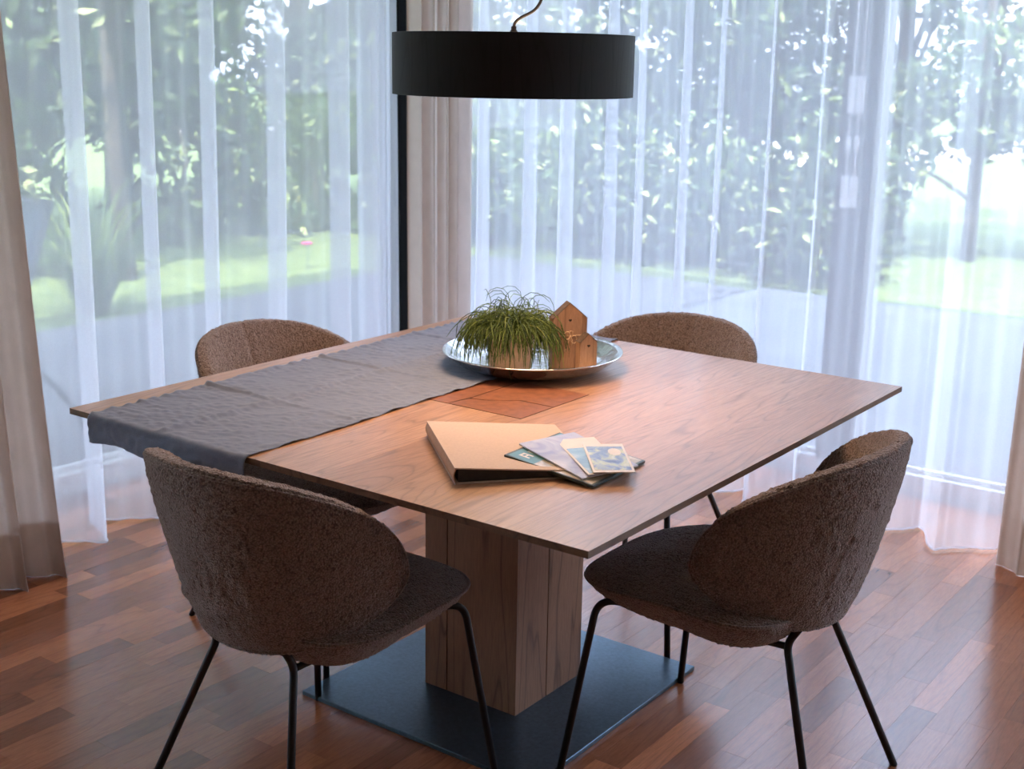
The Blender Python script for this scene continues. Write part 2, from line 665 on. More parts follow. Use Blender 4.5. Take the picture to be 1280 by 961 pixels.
ycr = [-0.55, -0.27, 0.02, 0.29, 0.55, 0.85, 1.18, 1.34, 1.41, 1.46, 1.51]
PL = curtain_pts('y', -0.62, 1.494, -1.68, ycr, 0.098, 0.108, 0.012, 2.58, 40, 220, 3, end_flat=0.2)
sheer('sheer_curtain', 'white see-through curtain hanging over the garden-deck window behind the grey runner', PL)
xcr = [-1.58, -1.39, -1.15, -0.99, -0.79, -0.67, -0.48, -0.35, -0.16, 0.02, 0.23, 0.49, 0.78]
PR = curtain_pts('x', -1.60, 0.80, 1.68, xcr, 0.062, 0.105, 0.012, 2.58, 40, 240, 8)
sheer('sheer_curtain', 'white see-through curtain between corner drape and far drape, behind the wooden houses', PR)


def drape(name, label, P, side=None):
    e = empty(name)
    tag(e, label, 'curtain', 'beige drapes')
    cloth_obj('cloth', P, MAT['drape'], e)
    # bottom hem: a second layer folded up inside, 13 cm tall
    zs = P[:, 0, 2]
    k = int(np.searchsorted(zs, 0.145))
    H = P[:k + 1].copy()
    nrm = np.zeros_like(H)
    d = np.gradient(H, axis=1)
    nrm[..., 0], nrm[..., 1] = d[..., 1], -d[..., 0]
    nrm /= np.linalg.norm(nrm, axis=2, keepdims=True) + 1e-9
    cloth_obj('hem', H - nrm * 0.003, MAT['drape'], e)
    if side is not None:
        w = 18
        S = P[:, :w] if side == 0 else P[:, -w:]
        d = np.gradient(S, axis=1)
        nn = np.zeros_like(S)
        nn[..., 0], nn[..., 1] = d[..., 1], -d[..., 0]
        nn /= np.linalg.norm(nn, axis=2, keepdims=True) + 1e-9
        cloth_obj('side_hem', S - nn * 0.003, MAT['drape'], e)
    return e


dl = curtain_pts('y', -1.35, -0.205, -1.50, [-1.3, -1.12, -0.97, -0.80, -0.64, -0.50, -0.37, -0.24], 0.045, 0.072, 0.002, 2.58, 60, 300, 21, 1, 0.006)
dl[..., 1] -= 0.075 * np.clip(dl[..., 2] / 1.4, 0, 1.4) ** 0.8 * np.clip((dl[..., 1] + 1.35) / 1.1, 0, 1)
drape('drape_curtain', 'beige drape gathered at the end of the deck window, beside the sheer curtain', dl)
dr = curtain_pts('x', 0.765, 1.5, 1.60, [0.88, 1.05, 1.22, 1.4, 1.56, 1.72, 1.88], 0.028, 0.05, 0.002, 2.58, 60, 300, 22, -1, 0.005)
drape('drape_curtain', 'beige drape at the picture edge past the second sheer, beyond the far dining chair', dr, 0)
# corner drape: bunched, running diagonally across the corner
s = np.linspace(0, 1, 150)
zs = np.linspace(0.002, 2.58, 60)
PC = np.zeros((60, 150, 3))
a0, a1 = np.array((-1.632, 1.54)), np.array((-1.385, 1.59))
dv = a1 - a0
nv = np.array((dv[1], -dv[0])) / np.linalg.norm(dv)
for i, z in enumerate(zs):
    h = 1 - z / 2.58
    tt = 2 * math.pi * (s * 4.6 + 0.12 * np.sin(6.5 * s + 1)) + 0.3 * math.sin(z)
    off = (0.034 + 0.010 * h) * np.sin(tt) * (0.75 + 0.35 * np.sin(5 * s + 2)) + 0.005 * np.sin(3 * tt + z)
    along = s + 0.02 * np.sin(2 * tt)
    PC[i, :, 0] = a0[0] + dv[0] * along + nv[0] * off
    PC[i, :, 1] = a0[1] + dv[1] * along + nv[1] * off
    PC[i, :, 2] = z
drape('drape_curtain', 'narrow beige drape bunched in the room corner between the two windows', PC)

# two pull cords with grips hanging on the mullion behind the sheer
for i, (dx, lab) in enumerate(((0.0, 'pale pull cord with two grips on the window post, on its plant side'),
                               (0.032, 'pale pull cord with two grips on the window post, on its far-drape side'))):
    e = empty('pull_cord', (-0.042 + dx, WY - 0.075, 0))
    tag(e, lab, 'pull cord', 'pull cords on the window post')
    MB().tube([(0, 0, 1.12), (0, 0, 2.5)], 0.003, 6).build('cord', MAT['cordm'], e, True)
    MB().bevbox(-0.0145, 0.0145, -0.006, 0.006, 1.035, 1.15, 0.003).build('grip', MAT['cordm'], e)
    MB().bevbox(-0.0145, 0.0145, -0.006, 0.006, 1.37, 1.50, 0.003).build('grip', MAT['cordm'], e)
    MB().bevbox(-0.010, 0.010, -0.005, 0.005, 1.24, 1.29, 0.003).build('connector', MAT['cordm'], e)

# ------------------------------------------------------------------ dining table
TW, TL = 0.704, 0.7244
tb = empty('dining_table', (0, 0, 0))
tag(tb, 'square oak dining table with central block column on a black steel plate', 'table')
nb = 9
bw = 2 * TW / nb
for i in range(nb):
    x0, x1 = -TW + i * bw, -TW + (i + 1) * bw
    m = MB()
    g = 0.00012
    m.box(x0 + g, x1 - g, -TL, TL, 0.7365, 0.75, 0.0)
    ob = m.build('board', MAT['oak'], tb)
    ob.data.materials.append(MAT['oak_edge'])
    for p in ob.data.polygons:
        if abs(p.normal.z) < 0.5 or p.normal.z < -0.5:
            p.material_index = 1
# chamfered underside of the top
m = MB()
b0, b1 = 0.004, 0.07
m.add([(-TW + b0, -TL + b0, 0.7364), (TW - b0, -TL + b0, 0.7364), (TW - b0, TL - b0, 0.7364), (-TW + b0, TL - b0, 0.7364),
       (-TW + b1, -TL + b1, 0.715), (TW - b1, -TL + b1, 0.715), (TW - b1, TL - b1, 0.715), (-TW + b1, TL - b1, 0.715)],
      [(0, 1, 2, 3), (7, 6, 5, 4), (1, 0, 4, 5), (2, 1, 5, 6), (3, 2, 6, 7), (0, 3, 7, 4)])
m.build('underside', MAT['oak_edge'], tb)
# column: three beams around a dark core, going through the top as end grain
MB().box(-0.134, 0.134, -0.134, 0.134, 0.012, 0.7502).build('core', MAT['gap'], tb)
gp = 0.0018
beams = [[(-0.14, -0.14), (-0.071 - gp, -0.14), (-0.060 - gp, -0.06), (-0.062 - gp, 0.05), (-0.066 - gp, 0.14), (-0.14, 0.14)],
         [(-0.071 + gp, -0.14), (0.14, -0.14), (0.14, -0.012 - gp), (0.045, -0.012 - gp), (-0.02, -0.062 - gp), (-0.060 + gp, -0.075)],
         [(0.14, -0.012 + gp), (0.14, 0.14), (-0.066 + gp, 0.14), (-0.062 + gp, 0.05), (-0.060 + gp, -0.072 + 2 * gp), (-0.02, -0.062 + gp), (0.045, -0.012 + gp)]]
for poly in beams:
    MB().prism(poly, 0.012, 0.735).build('beam', MAT['oak_beam'], tb)
    MB().prism(poly, 0.7352, 0.7509).build('end_grain_block', MAT['endgrain'], tb)
m = MB()
for a in ((-0.1415, 0.1415, -0.1415, -0.1400), (-0.1415, 0.1415, 0.14, 0.1415), (-0.1415, -0.14, -0.14, 0.14), (0.14, 0.1415, -0.14, 0.14)):
    m.box(a[0], a[1], a[2], a[3], 0.745, 0.7502)
m.build('shadow_joint', MAT['gap'], tb)  # dark joint line framing the end-grain inlay
MB().bevbox(-0.351, 0.351, -0.362, 0.362, 0.0, 0.012, 0.0015).build('base_plate', MAT['steel'], tb)

# ------------------------------------------------------------------ dining chair
def boucle_jitter(P, amp, seed):
    r = np.random.default_rng(seed)
    return P + r.normal(0, amp, P.shape)


def make_chair():
    ch = empty('dining_chair', (0, 0, 0))
    # ---- backrest: one padded oval shell wrapped round the back
    NU, NV = 230, 120
    fm = math.radians(86)
    ts = np.sin(np.linspace(-1, 1, NU) * math.pi / 2 * 0.995)
    th = 2 * math.pi * np.arange(NV) / NV
    sn, cs = np.sin(th), np.cos(th)

    def section(t):
        h = max(1 - abs(t) ** 2.3, 0.0) ** (1 / 1.75)
        zt = 0.560 + 0.247 * h
        zb = 0.560 - 0.152 * h
        return (zt + zb) / 2, max((zt - zb) / 2, 0.001)

    def shell_R(z):
        u = np.clip((z - 0.34) / 0.47, 0, 1)
        return 0.205 + 0.135 * u ** 0.75

    def place(phi, r, z):
        yc = 0.012
        x = r * np.sin(phi) * 0.985
        y = yc - r * np.cos(phi)
        return x, y, z
    V = np.zeros((NU, NV, 3))
    for i, t in enumerate(ts):
        zc, hh = section(t)
        edge = max(1 - abs(t) ** 10, 0.0) ** 0.5
        tk = (0.054 - 0.010 * abs(t)) * max(edge, 0.03)
        tk2 = tk * (1 - 0.10 * math.exp(-(t / 0.03) ** 2))
        z = zc + hh * np.sign(sn) * np.abs(sn) ** 0.92
        rr = shell_R(z) - tk / 2 + np.where(cs > 0, tk, 2 * tk2 - tk) / 2 * np.sign(cs) * np.abs(cs) ** 0.36
        # plump inner pad
        rr -= np.where(cs < 0, 0.016 * (1 - sn ** 2) * (1 - abs(t) ** 3), 0)
        V[i, :, 0], V[i, :, 1], V[i, :, 2] = place(t * fm, rr, z)
    line = []
    for i in range(0, NU, 3):
        line.append(tuple(V[i, 24]))
    for i in range(NU - 1, -1, -3):
        line.append(tuple(V[i, 96]))
    V = boucle_jitter(V, 0.0011, 1)
    F = grid_faces(NU, NV, False, True).tolist()
    F.append(tuple(range(NV)))
    F.append(tuple((NU - 1) * NV + j for j in range(NV - 1, -1, -1)))
    back = mesh_obj('backrest', V.reshape(-1, 3), F, MAT['boucle'], ch, True)
    MB().tube(line, 0.0035, 6, True).build('piping', MAT['boucle'], back, True)
    # ---- seat cushion: thin piped rim, domed top, deep belly
    NR, NS = 56, 220
    an = 2 * math.pi * np.arange(NS) / NS
    ca, sa = np.cos(an), np.sin(an)
    ex = 2 / 3.3
    ox = np.sign(ca) * np.abs(ca) ** ex
    oy = np.sign(sa) * np.abs(sa) ** ex
    OX = ox * (0.266 - 0.014 * oy - 0.008 * np.maximum(oy, 0) ** 2)
    OY = 0.045 + oy * np.where(oy > 0, 0.287, 0.232)
    rim_z = 0.452 - 0.020 * np.maximum(oy, 0) ** 2 + 0.010 * np.abs(ox) * (1 - np.abs(oy))
    rings = np.concatenate([np.linspace(0, 1, NR) ** 0.7, np.linspace(1, 0, NR)[1:] ** 0.7])
    V = np.zeros((len(rings), NS, 3))
    for i, r in enumerate(rings):
        top = i < NR
        V[i, :, 0] = OX * r
        V[i, :, 1] = 0.045 + (OY - 0.045) * r
        k = max(1 - r ** 3.2, 0)
        if top:
            V[i, :, 2] = rim_z * r ** 2 + 0.452 * (1 - r ** 2) + 0.030 * k ** 0.7 - 0.012 * np.exp(-((V[i, :, 1] + 0.02) / 0.10) ** 2) * (1 - r ** 2)
        else:
            V[i, :, 2] = rim_z * r ** 2 + 0.452 * (1 - r ** 2) - (0.100 - 0.016 * oy * r) * k ** 0.75
    V = boucle_jitter(V, 0.0011, 2)
    seat = mesh_obj('seat', V.reshape(-1, 3), grid_faces(len(rings), NS, False, True), MAT['boucle'], ch, True)
    MB().tube([(OX[j] * 1.004, OY[j], rim_z[j]) for j in range(0, NS, 2)], 0.0042, 6, True).build('piping', MAT['boucle'], seat, True)
    # ---- black tube legs
    R = 0.0083
    fr = MB()
    for s_ in (-1, 1):
        front = fillet([(s_ * 0.10, 0.03, 0.366), (s_ * 0.170, 0.155, 0.398), (s_ * 0.221, 0.238, 0.414), (s_ * 0.273, 0.29, 0.0)], [0.05, 0.045], 10)
        m = MB().tube(front, R, 12)
        m.build('leg', MAT['black'], ch, True)
        rear = fillet([(s_ * 0.112, -0.184, 0.432), (s_ * 0.109, -0.152, 0.380), (s_ * 0.22, -0.29, 0.0)], [0.022], 8)
        m = MB().tube(rear, R, 12)
        m.build('leg', MAT['black'], ch, True)
        fr.tube([(s_ * 0.109, -0.155, 0.374), (s_ * 0.10, -0.06, 0.366), (s_ * 0.10, 0.04, 0.366)], 0.0075, 10)
    fr.tube([(-0.10, -0.10, 0.372), (0.10, -0.10, 0.372)], 0.0065, 10)
    fr.tube([(-0.10, 0.03, 0.366), (0.10, 0.03, 0.366)], 0.0065, 10)
    fr.build('seat_frame', MAT['black'], ch, True)
    return ch


chair0 = make_chair()
spots = [((-0.03, -0.645, 0), 0.0, 'brown boucle dining chair at the runner end, its back turned to the viewer'),
         ((0.645, 0.008, 0), math.pi / 2, 'brown boucle dining chair beside the magazines, tucked under the near table corner'),
         ((-0.645, 0.0, 0), -math.pi / 2, 'brown boucle dining chair behind the grey runner, against the deck window'),
         ((-0.012, 0.668, 0), math.pi, 'brown boucle dining chair behind the small wooden houses, against the sheer curtain')]
for i, (loc, rz, lab) in enumerate(spots):
    c = chair0 if i == 0 else copy_tree(chair0)
    c.location = loc
    c.rotation_euler = (0, 0, rz)
    tag(c, lab, 'chair', 'dining chairs round the table')

# ------------------------------------------------------------------ table runner
run = empty('table_runner', (-0.38, 0, 0.75))
tag(run, 'crumpled blue-grey linen runner laid across the table, hanging over its edge', 'table runner')
nu, nv = 110, 330
us = np.linspace(0, 1, nu)
hang = 0.066
tot = 2 * TL + 2 * hang
vs_ = np.linspace(0, tot, nv)
U, Vv = np.meshgrid(us, vs_, indexing='ij')
r = np.random.default_rng(5)
rough = r.normal(0, 1, (nu, nv))
for _ in range(3):
    rough = (rough + np.roll(rough, 1, 0) + np.roll(rough, -1, 0) + np.roll(rough, 1, 1)) / 4
rough /= rough.std()
X = np.zeros((nu, nv)); Y = X.copy(); Z = X.copy()
yy = Vv - hang - TL          # flat coordinate along y
inside = np.abs(yy) <= TL
ext = np.clip(np.abs(yy) - TL, 0, None)
rad = 0.010
ang = np.clip(ext / rad, 0, math.pi / 2)
drop = np.where(ext > 0, rad * (1 - np.cos(ang)) + np.clip(ext - rad * math.pi / 2, 0, None), 0)
outw = np.where(ext > 0, rad * np.sin(ang), 0)
Y = np.sign(yy) * (np.minimum(np.abs(yy), TL) + outw)
sk = -0.03 * (Y + TL) / (2 * TL)
X = -0.622 + sk + 0.512 * U + 0.003 * np.sin(Y * 9) * (1 - U) + 0.003 * np.sin(Y * 13 + 1) * U
Z = 0.7525 - drop
wr = 0.0009 * rough + 0.0012 * np.sin(31 * X + 7 * np.sin(6 * Y)) * np.sin(23 * Y + 4 * np.sin(9 * X))


def ridge(d, w):
    return np.exp(-(d / w) ** 2)


wr += 0.010 * ridge(yy + 0.386 + 0.004 * np.sin(30 * X), 0.0065) * (0.25 + 0.75 * np.clip(1 - U * 1.9, 0, 1))
wr += 0.006 * ridge(yy - 0.010, 0.005) * (0.4 + 0.6 * np.clip(1 - U * 1.3, 0, 1))
wr += 0.006 * ridge(yy - 0.405, 0.006) * (0.4 + 0.6 * np.clip(1 - U * 1.3, 0, 1))
wr += 0.0045 * ridge(U - 0.465 + 0.01 * np.sin(7 * yy), 0.02)
wr += 0.003 * ridge((U - 0.5) * 0.5 - (yy + 0.386) * 0.35 - 0.0, 0.015) * ridge(yy + 0.386, 0.12)
wr += 0.004 * np.clip(1 - U / 0.04, 0, 1) * np.sin(38 * yy + 5 * np.sin(11 * yy)) ** 2 + 0.003 * np.clip((U - 0.97) / 0.03, 0, 1) * np.sin(29 * yy) ** 2
top = ext <= 0
Z = Z + np.where(top, np.maximum(wr, -0.0008), 0)
Y = Y + np.where(~top, np.sign(yy) * (0.0012 * rough + 0.006 * (1 + np.sin(17 * X + 2)) * np.clip(ext / hang, 0, 1)), 0)
Z = Z + np.where(~top, 0.005 * np.sin(22 * X) * ext / hang, 0)
P = np.stack([X + 0.38, Y, Z - 0.75], -1)
cl = mesh_obj('cloth', P.reshape(-1, 3), grid_faces(nu, nv), MAT['linen'], run, True)
sol = cl.modifiers.new('thickness', 'SOLIDIFY')
sol.thickness = 0.0012
sol.offset = 0

# ------------------------------------------------------------------ tray, plant, houses
TRAY = (-0.131, 0.284)
def mat_hammered():
    m, nt, out = new_mat('hammered_nickel')
    v = coords(nt)
    vo = node(nt, 'ShaderNodeTexVoronoi', i_Scale=55.0)
    nt.links.new(v, vo.inputs['Vector'])
    n = noise(nt, v, 8.0)
    c = ramp(nt, n, [(0.3, (0.62, 0.60, 0.57)), (0.7, (0.80, 0.78, 0.75))])
    principled(nt, out, c, 0.16, 1.0, bump(nt, vo.outputs['Distance'], 0.25, 0.004))
    return m


MAT['nickel'] = mat_hammered()
m = MB()
prof = [(0.001, 0.0), (0.15, 0.0), (0.176, 0.0025), (0.195, 0.010), (0.212, 0.022), (0.226, 0.0365), (0.234, 0.0415),
        (0.2348, 0.043), (0.2335, 0.0438), (0.224, 0.039), (0.210, 0.0250), (0.193, 0.0128), (0.174, 0.0055), (0.15, 0.0035), (0.001, 0.0035)]
m.lathe(prof, 96)
tr = empty('tray', (TRAY[0], TRAY[1], 0.7562))
tag(tr, 'round hammered metal tray holding the plant and wooden houses', 'tray')
m.build('dish', MAT['nickel'], tr, True)
m = MB()
m.tube([(0.2345 * math.cos(a), 0.2345 * math.sin(a), 0.0425) for a in np.linspace(0, 2 * math.pi, 97)[:-1]], 0.0022, 6, True)
m.build('rim', MAT['nickel'], tr, True)

pot = empty('potted_plant', (-0.142, 0.200, 0.7605))
tag(pot, 'trailing green plant in a beige clay pot on the metal tray', 'plant')
MAT['clay'] = mat_plain('beige_clay', (0.50, 0.36, 0.26), 0.8, var=0.1, scale=60, bmp=0.1)
MAT['soil'] = mat_plain('soil', (0.03, 0.02, 0.014), 0.95, var=0.4, scale=150, bmp=0.5)
m = MB().lathe([(0.001, 0.0), (0.050, 0.0), (0.054, 0.004), (0.061, 0.105), (0.062, 0.11), (0.060, 0.112), (0.057, 0.11), (0.055, 0.09), (0.001, 0.089)], 48)
m.build('pot', MAT['clay'], pot, True)
MB().lathe([(0.001, 0.096), (0.03, 0.097), (0.0555, 0.093)], 32).build('soil', MAT['soil'], pot, True)
MAT['stem'] = mat_leaf('green_stems', [(0.0, (0.030, 0.055, 0.014)), (0.45, (0.095, 0.145, 0.030)), (0.8, (0.20, 0.27, 0.06)), (1.0, (0.33, 0.36, 0.11))], 0.15)
m = MB()
tones = []
r = random.Random(4)
for k in range(900):
    a = r.uniform(0, 2 * math.pi)
    r0 = 0.05 * math.sqrt(r.random())
    p = Vector((r0 * math.cos(a), r0 * math.sin(a), 0.10))
    a += r.uniform(-0.6, 0.6)
    out_ = r.uniform(0.05, 0.9)
    v = Vector((math.cos(a) * out_, math.sin(a) * out_, r.uniform(0.8, 1.5))).normalized()
    L = r.uniform(0.06, 0.185)
    n = 9
    st = L / n
    pts = [p.copy()]
    droop = r.uniform(0.35, 0.75)
    for i in range(n):
        v = (v + Vector((r.uniform(-.36, .36), r.uniform(-.36, .36), -droop * (0.5 + 0.12 * i)))).normalized()
        q = p + v * st
        rad_ = math.hypot(q.x, q.y)
        if q.z < 0.112 and rad_ < 0.070:
            f_ = 0.070 / max(rad_, 1e-4)
            q.x *= f_; q.y *= f_
        if q.z < 0.006:
            q.z = 0.006 + r.uniform(0, 0.008)
            v.z = abs(v.z) * 0.1
        p = q
        pts.append(p.copy())
    b = len(m.v)
    m.tube(pts, [0.00095] * (n - 1) + [0.0008, 0.0004], 4, cap=False)
    tones += [min(1, max(0, r.gauss(0.33, 0.24)))] * (len(m.v) - b)
fo = mesh_obj('foliage', m.v, m.f, MAT['stem'], pot, True, tone=tones)
tag(fo, kind='stuff')

MAT['house'] = mat_wood('pale_oak', (0.17, 0.09, 0.05), (0.29, 0.165, 0.10), (0.37, 0.215, 0.13), 'z', 0.6, 3.0, False, 5.0, 0.15)
MAT['bark'] = mat_plain('rough_brown', (0.085, 0.055, 0.04), 0.85, var=0.4, scale=120, bmp=0.4)
MAT['twine'] = mat_plain('jute_twine', (0.60, 0.42, 0.26), 0.9, var=0.3, scale=500)
MAT['ink'] = mat_plain('burnt_black', (0.015, 0.01, 0.008), 0.9)


def heart(cx, cz, s, y):
    pts = []
    for i in range(28):
        t = 2 * math.pi * i / 28
        pts.append((cx + s * math.sin(t) ** 3, cz + s * (0.8125 * math.cos(t) - 0.3125 * math.cos(2 * t) - 0.125 * math.cos(3 * t) - 0.0625 * math.cos(4 * t))))
    return pts


def house(label, loc, rz, w, eave, apex, d, hs, hz_, twine):
    e = empty('wooden_house', loc, rz)
    tag(e, label, 'ornament', 'small wooden houses on the tray')
    h = w / 2
    pent = [(-h, 0), (h, 0), (h, eave), (0.0, apex), (-h, eave)]
    c = 0.0015
    # front face at -y
    mb = MB()
    vs = [(x, -d / 2, z) for x, z in pent] + [(x, d / 2, z) for x, z in pent]
    fs = [(0, 1, 2, 3, 4), (9, 8, 7, 6, 5)] + [(i, 5 + i, 5 + (i + 1) % 5, (i + 1) % 5) for i in range(5)]
    mb.add(vs, fs)
    b = mb.build('body', MAT['house'], e)
    bv = b.modifiers.new('soft_edges', 'BEVEL')
    bv.width = 0.002
    bv.segments = 2
    for s_ in (-1, 1):
        mb = MB()
        dx, dz = -s_ * h, apex - eave
        ln = math.hypot(dx, dz)
        nx, nz = s_ * dz / ln * 0.0012, h / ln * 0.0012
        q = [(s_ * h, eave), (0, apex), (0 + nx * (0), apex + nz), (s_ * h + nx, eave + nz)]
        vs = [(x, -d / 2 - 0.0002, z) for x, z in q] + [(x, d / 2 + 0.0002, z) for x, z in q]
        fs = [(0, 1, 2, 3), (7, 6, 5, 4)] + [(i, 4 + i, 4 + (i + 1) % 4, (i + 1) % 4) for i in range(4)]
        mb.add(vs, fs)
        mb.build('roof_edge', MAT['bark'], e)
    pts = heart(0, hz_, hs, 0)
    n = len(pts)
    vs = [(x, -d / 2 - 0.0005, z) for x, z in pts] + [(x, -d / 2 + 0.0006, z) for x, z in pts]
    fs = [tuple(range(n)), tuple(range(2 * n - 1, n - 1, -1))] + [(i, n + i, n + (i + 1) % n, (i + 1) % n) for i in range(n)]
    mesh_obj('heart', vs, fs, MAT['ink'], e)  # flat near-black heart plate set into the front face
    if twine:
        z = twine
        q = 0.0016
        mb = MB()
        mb.tube([(-h - q, -d / 2 - q, z), (h + q, -d / 2 - q, z - 0.001), (h + q, d / 2 + q, z), (-h - q, d / 2 + q, z)], 0.0011, 6, True)
        mb.tube([(-h - q, -d / 2 - q, z - 0.003), (h + q, -d / 2 - q, z + 0.001), (h + q, d / 2 + q, z - 0.002), (-h - q, d / 2 + q, z - 0.002)], 0.0011, 6, True)
        y0 = -d / 2 - 0.004
        for s_ in (-1, 1):
            lp = [(s_ * (0.013 + 0.008 * math.cos(t)) * (1 if t else 1) - s_ * 0.004, y0 - 0.003 * math.sin(t) ** 2, z - 0.006 + 0.010 * math.sin(t) + (0.007 if s_ < 0 else -0.004)) for t in np.linspace(0, 2 * math.pi, 22)[:-1]]
            mb.tube(lp, 0.0009, 5, True)
        mb.tube([(-0.004, y0, z), (-0.001, y0 - 0.002, z + 0.013), (0.006, y0 - 0.002, z + 0.011), (0.004, y0, z - 0.001)], 0.0009, 5)
        mb.tube([(0, y0, z), (-0.006, y0, z - 0.02), (-0.014, y0 + 0.002, z - 0.042)], 0.0009, 5)
        mb.tube([(0, y0, z), (0.006, y0, z - 0.014), (0.004, y0 + 0.002, z - 0.028)], 0.0009, 5)
        mb.build('twine', MAT['twine'], e, True)
    return e


HR = math.radians(47)
house('taller wooden house with a twine bow and tiny burnt heart', (-0.040, 0.312, 0.7608), HR + math.radians(5), 0.094, 0.131, 0.172, 0.034, 0.0042, 0.127, 0.088)
house('shorter wooden house with a tiny heart, standing before the taller one', (0.024, 0.303, 0.7608), HR + math.radians(9), 0.048, 0.078, 0.101, 0.030, 0.0042, 0.070, 0)

# ------------------------------------------------------------------ ring binder
MAT['kraft'] = mat_plain('kraft_board', (0.58, 0.43, 0.34), 0.75, var=0.06, scale=200, bmp=0.05)
MAT['kraft_edge'] = mat_plain('kraft_spine', (0.50, 0.30, 0.19), 0.7, var=0.1, scale=80)
MAT['pages'] = mat_plain('dark_pages', (0.022, 0.019, 0.018), 0.6, var=0.4, scale=90)
bd_rz = math.atan2(0.757, 0.653)
bd = empty('ring_binder', (0.316, -0.598, 0.7506), bd_rz)
tag(bd, 'kraft-coloured ring binder lying closed on the bare oak', 'binder')
# local x: away from spine, local y: along spine (back-left)
BLn, BW_, T0, T1 = 0.332, 0.285, 0.033, 0.012


def wedge(x0, x1, y0, y1, zb0, zb1, zt0, zt1):
    vs = [(x0, y0, zb0), (x1, y0, zb1), (x1, y1, zb1), (x0, y1, zb0), (x0, y0, zt0), (x1, y0, zt1), (x1, y1, zt1), (x0, y1, zt0)]
    return MB().add(vs, [(3, 2, 1, 0), (4, 5, 6, 7), (0, 1, 5, 4), (1, 2, 6, 5), (2, 3, 7, 6), (3, 0, 4, 7)])


wedge(0.002, BW_, 0, BLn, 0, 0, 0.0024, 0.0024).build('back_cover', MAT['kraft'], bd)
wedge(0.002, BW_, 0, BLn, T0 - 0.0026, T1 - 0.0026, T0, T1).build('front_cover', MAT['kraft'], bd)
sp = MB()
n = 10
prof = [(0.004 - 0.005 * math.sin(math.pi * i / n), 0.0005 + (T0 - 0.001) * i / n) for i in range(n + 1)]
prof2 = [(x + 0.0025, z) for x, z in prof][::-1]
loop = prof + prof2
vs = [(x, 0, z) for x, z in loop] + [(x, BLn, z) for x, z in loop]
k = len(loop)
sp.add(vs, [tuple(range(k - 1, -1, -1)), tuple(range(k, 2 * k))] + [(i, (i + 1) % k, k + (i + 1) % k, k + i) for i in range(k)])
sp.build('spine', MAT['kraft_edge'], bd)
wedge(0.010, BW_ - 0.006, 0.005, BLn - 0.005, 0.0026, 0.0026, T0 - 0.003, T1 - 0.003).build('page_block', MAT['pages'], bd)  # near-black filling between the two covers

# ------------------------------------------------------------------ magazines and cards
def mat_print(name, stops, scale, dist=1.0, stretch=(1, 1, 1)):
    m, nt, out = new_mat(name)
    v = coords(nt, stretch)
    n = noise(nt, v, scale, 3.0, 0.55, dist)
    c = ramp(nt, n, stops)
    principled(nt, out, c, 0.25, 0, None, 0.5)
    return m


MAT['paper'] = mat_plain('white_paper', (0.74, 0.70, 0.68), 0.45, var=0.03)
MAT['mag_dark'] = mat_plain('dark_green_cover', (0.035, 0.06, 0.055), 0.35, var=0.2)
MAT['p_teal'] = mat_plain('teal_print', (0.06, 0.22, 0.26), 0.3, var=0.15)
MAT['p_sand'] = mat_print('sand_print', [(0.35, (0.30, 0.26, 0.17)), (0.55, (0.62, 0.53, 0.42)), (0.75, (0.74, 0.66, 0.55))], 22)
MAT['p_sky'] = mat_print('hazy_hills_print', [(0.3, (0.24, 0.25, 0.42)), (0.55, (0.50, 0.48, 0.56)), (0.8, (0.70, 0.66, 0.68))], 14)
MAT['p_blue'] = mat_print('blue_lake_print', [(0.3, (0.16, 0.30, 0.50)), (0.55, (0.30, 0.48, 0.62)), (0.8, (0.62, 0.70, 0.76))], 18)
MAT['p_land'] = mat_print('landscape_print', [(0.28, (0.07, 0.10, 0.22)), (0.45, (0.22, 0.28, 0.42)), (0.58, (0.55, 0.56, 0.34)), (0.75, (0.62, 0.66, 0.74))], 30)


def sheet(name, label, cat, a, b, width, za, zb, thick, body_mat, prints, group=None, tilt=0.0):
    """a flat printed thing: edge a->b is its left edge; width goes to the right of it (towards +x,+y)"""
    a = Vector((a[0], a[1], za))
    b = Vector((b[0], b[1], zb))
    d = b - a
    L = d.length
    yv = d.normalized()
    side = Vector((-yv.y, yv.x, 0)).normalized()
    side = (side + Vector((0, 0, tilt))).normalized()
    nz = yv.cross(side).normalized()
    if nz.z < 0:
        nz = -nz
    e = empty(name)
    e.matrix_world = Matrix((yv, side, nz)).transposed().to_4x4()
    e.location = a
    tag(e, label, cat, group)
    MB().bevbox(0, L, 0, width, 0, thick, min(0.0008, thick * 0.3)).build('cover' if thick > 0.002 else 'card', body_mat, e)
    for (nm, u0, u1, v0, v1, mt) in prints:
        MB().box(u0 * L, u1 * L, v0 * width, v1 * width, thick, thick + 0.0002).build(nm, mt, e)
    return e, L


m1, L1 = sheet('magazine', 'thick magazine with a dark green edge and teal title corner, bottom of the fan', 'magazine',
               (0.329, -0.457), (0.536, -0.452), 0.20, 0.7735, 0.7515, 0.006, MAT['mag_dark'],
               [('title_panel', 0.03, 0.33, 0.02, 0.98, MAT['p_teal']), ('photo', 0.33, 0.97, 0.02, 0.98, MAT['p_sand'])], 'printed matter beside the binder')
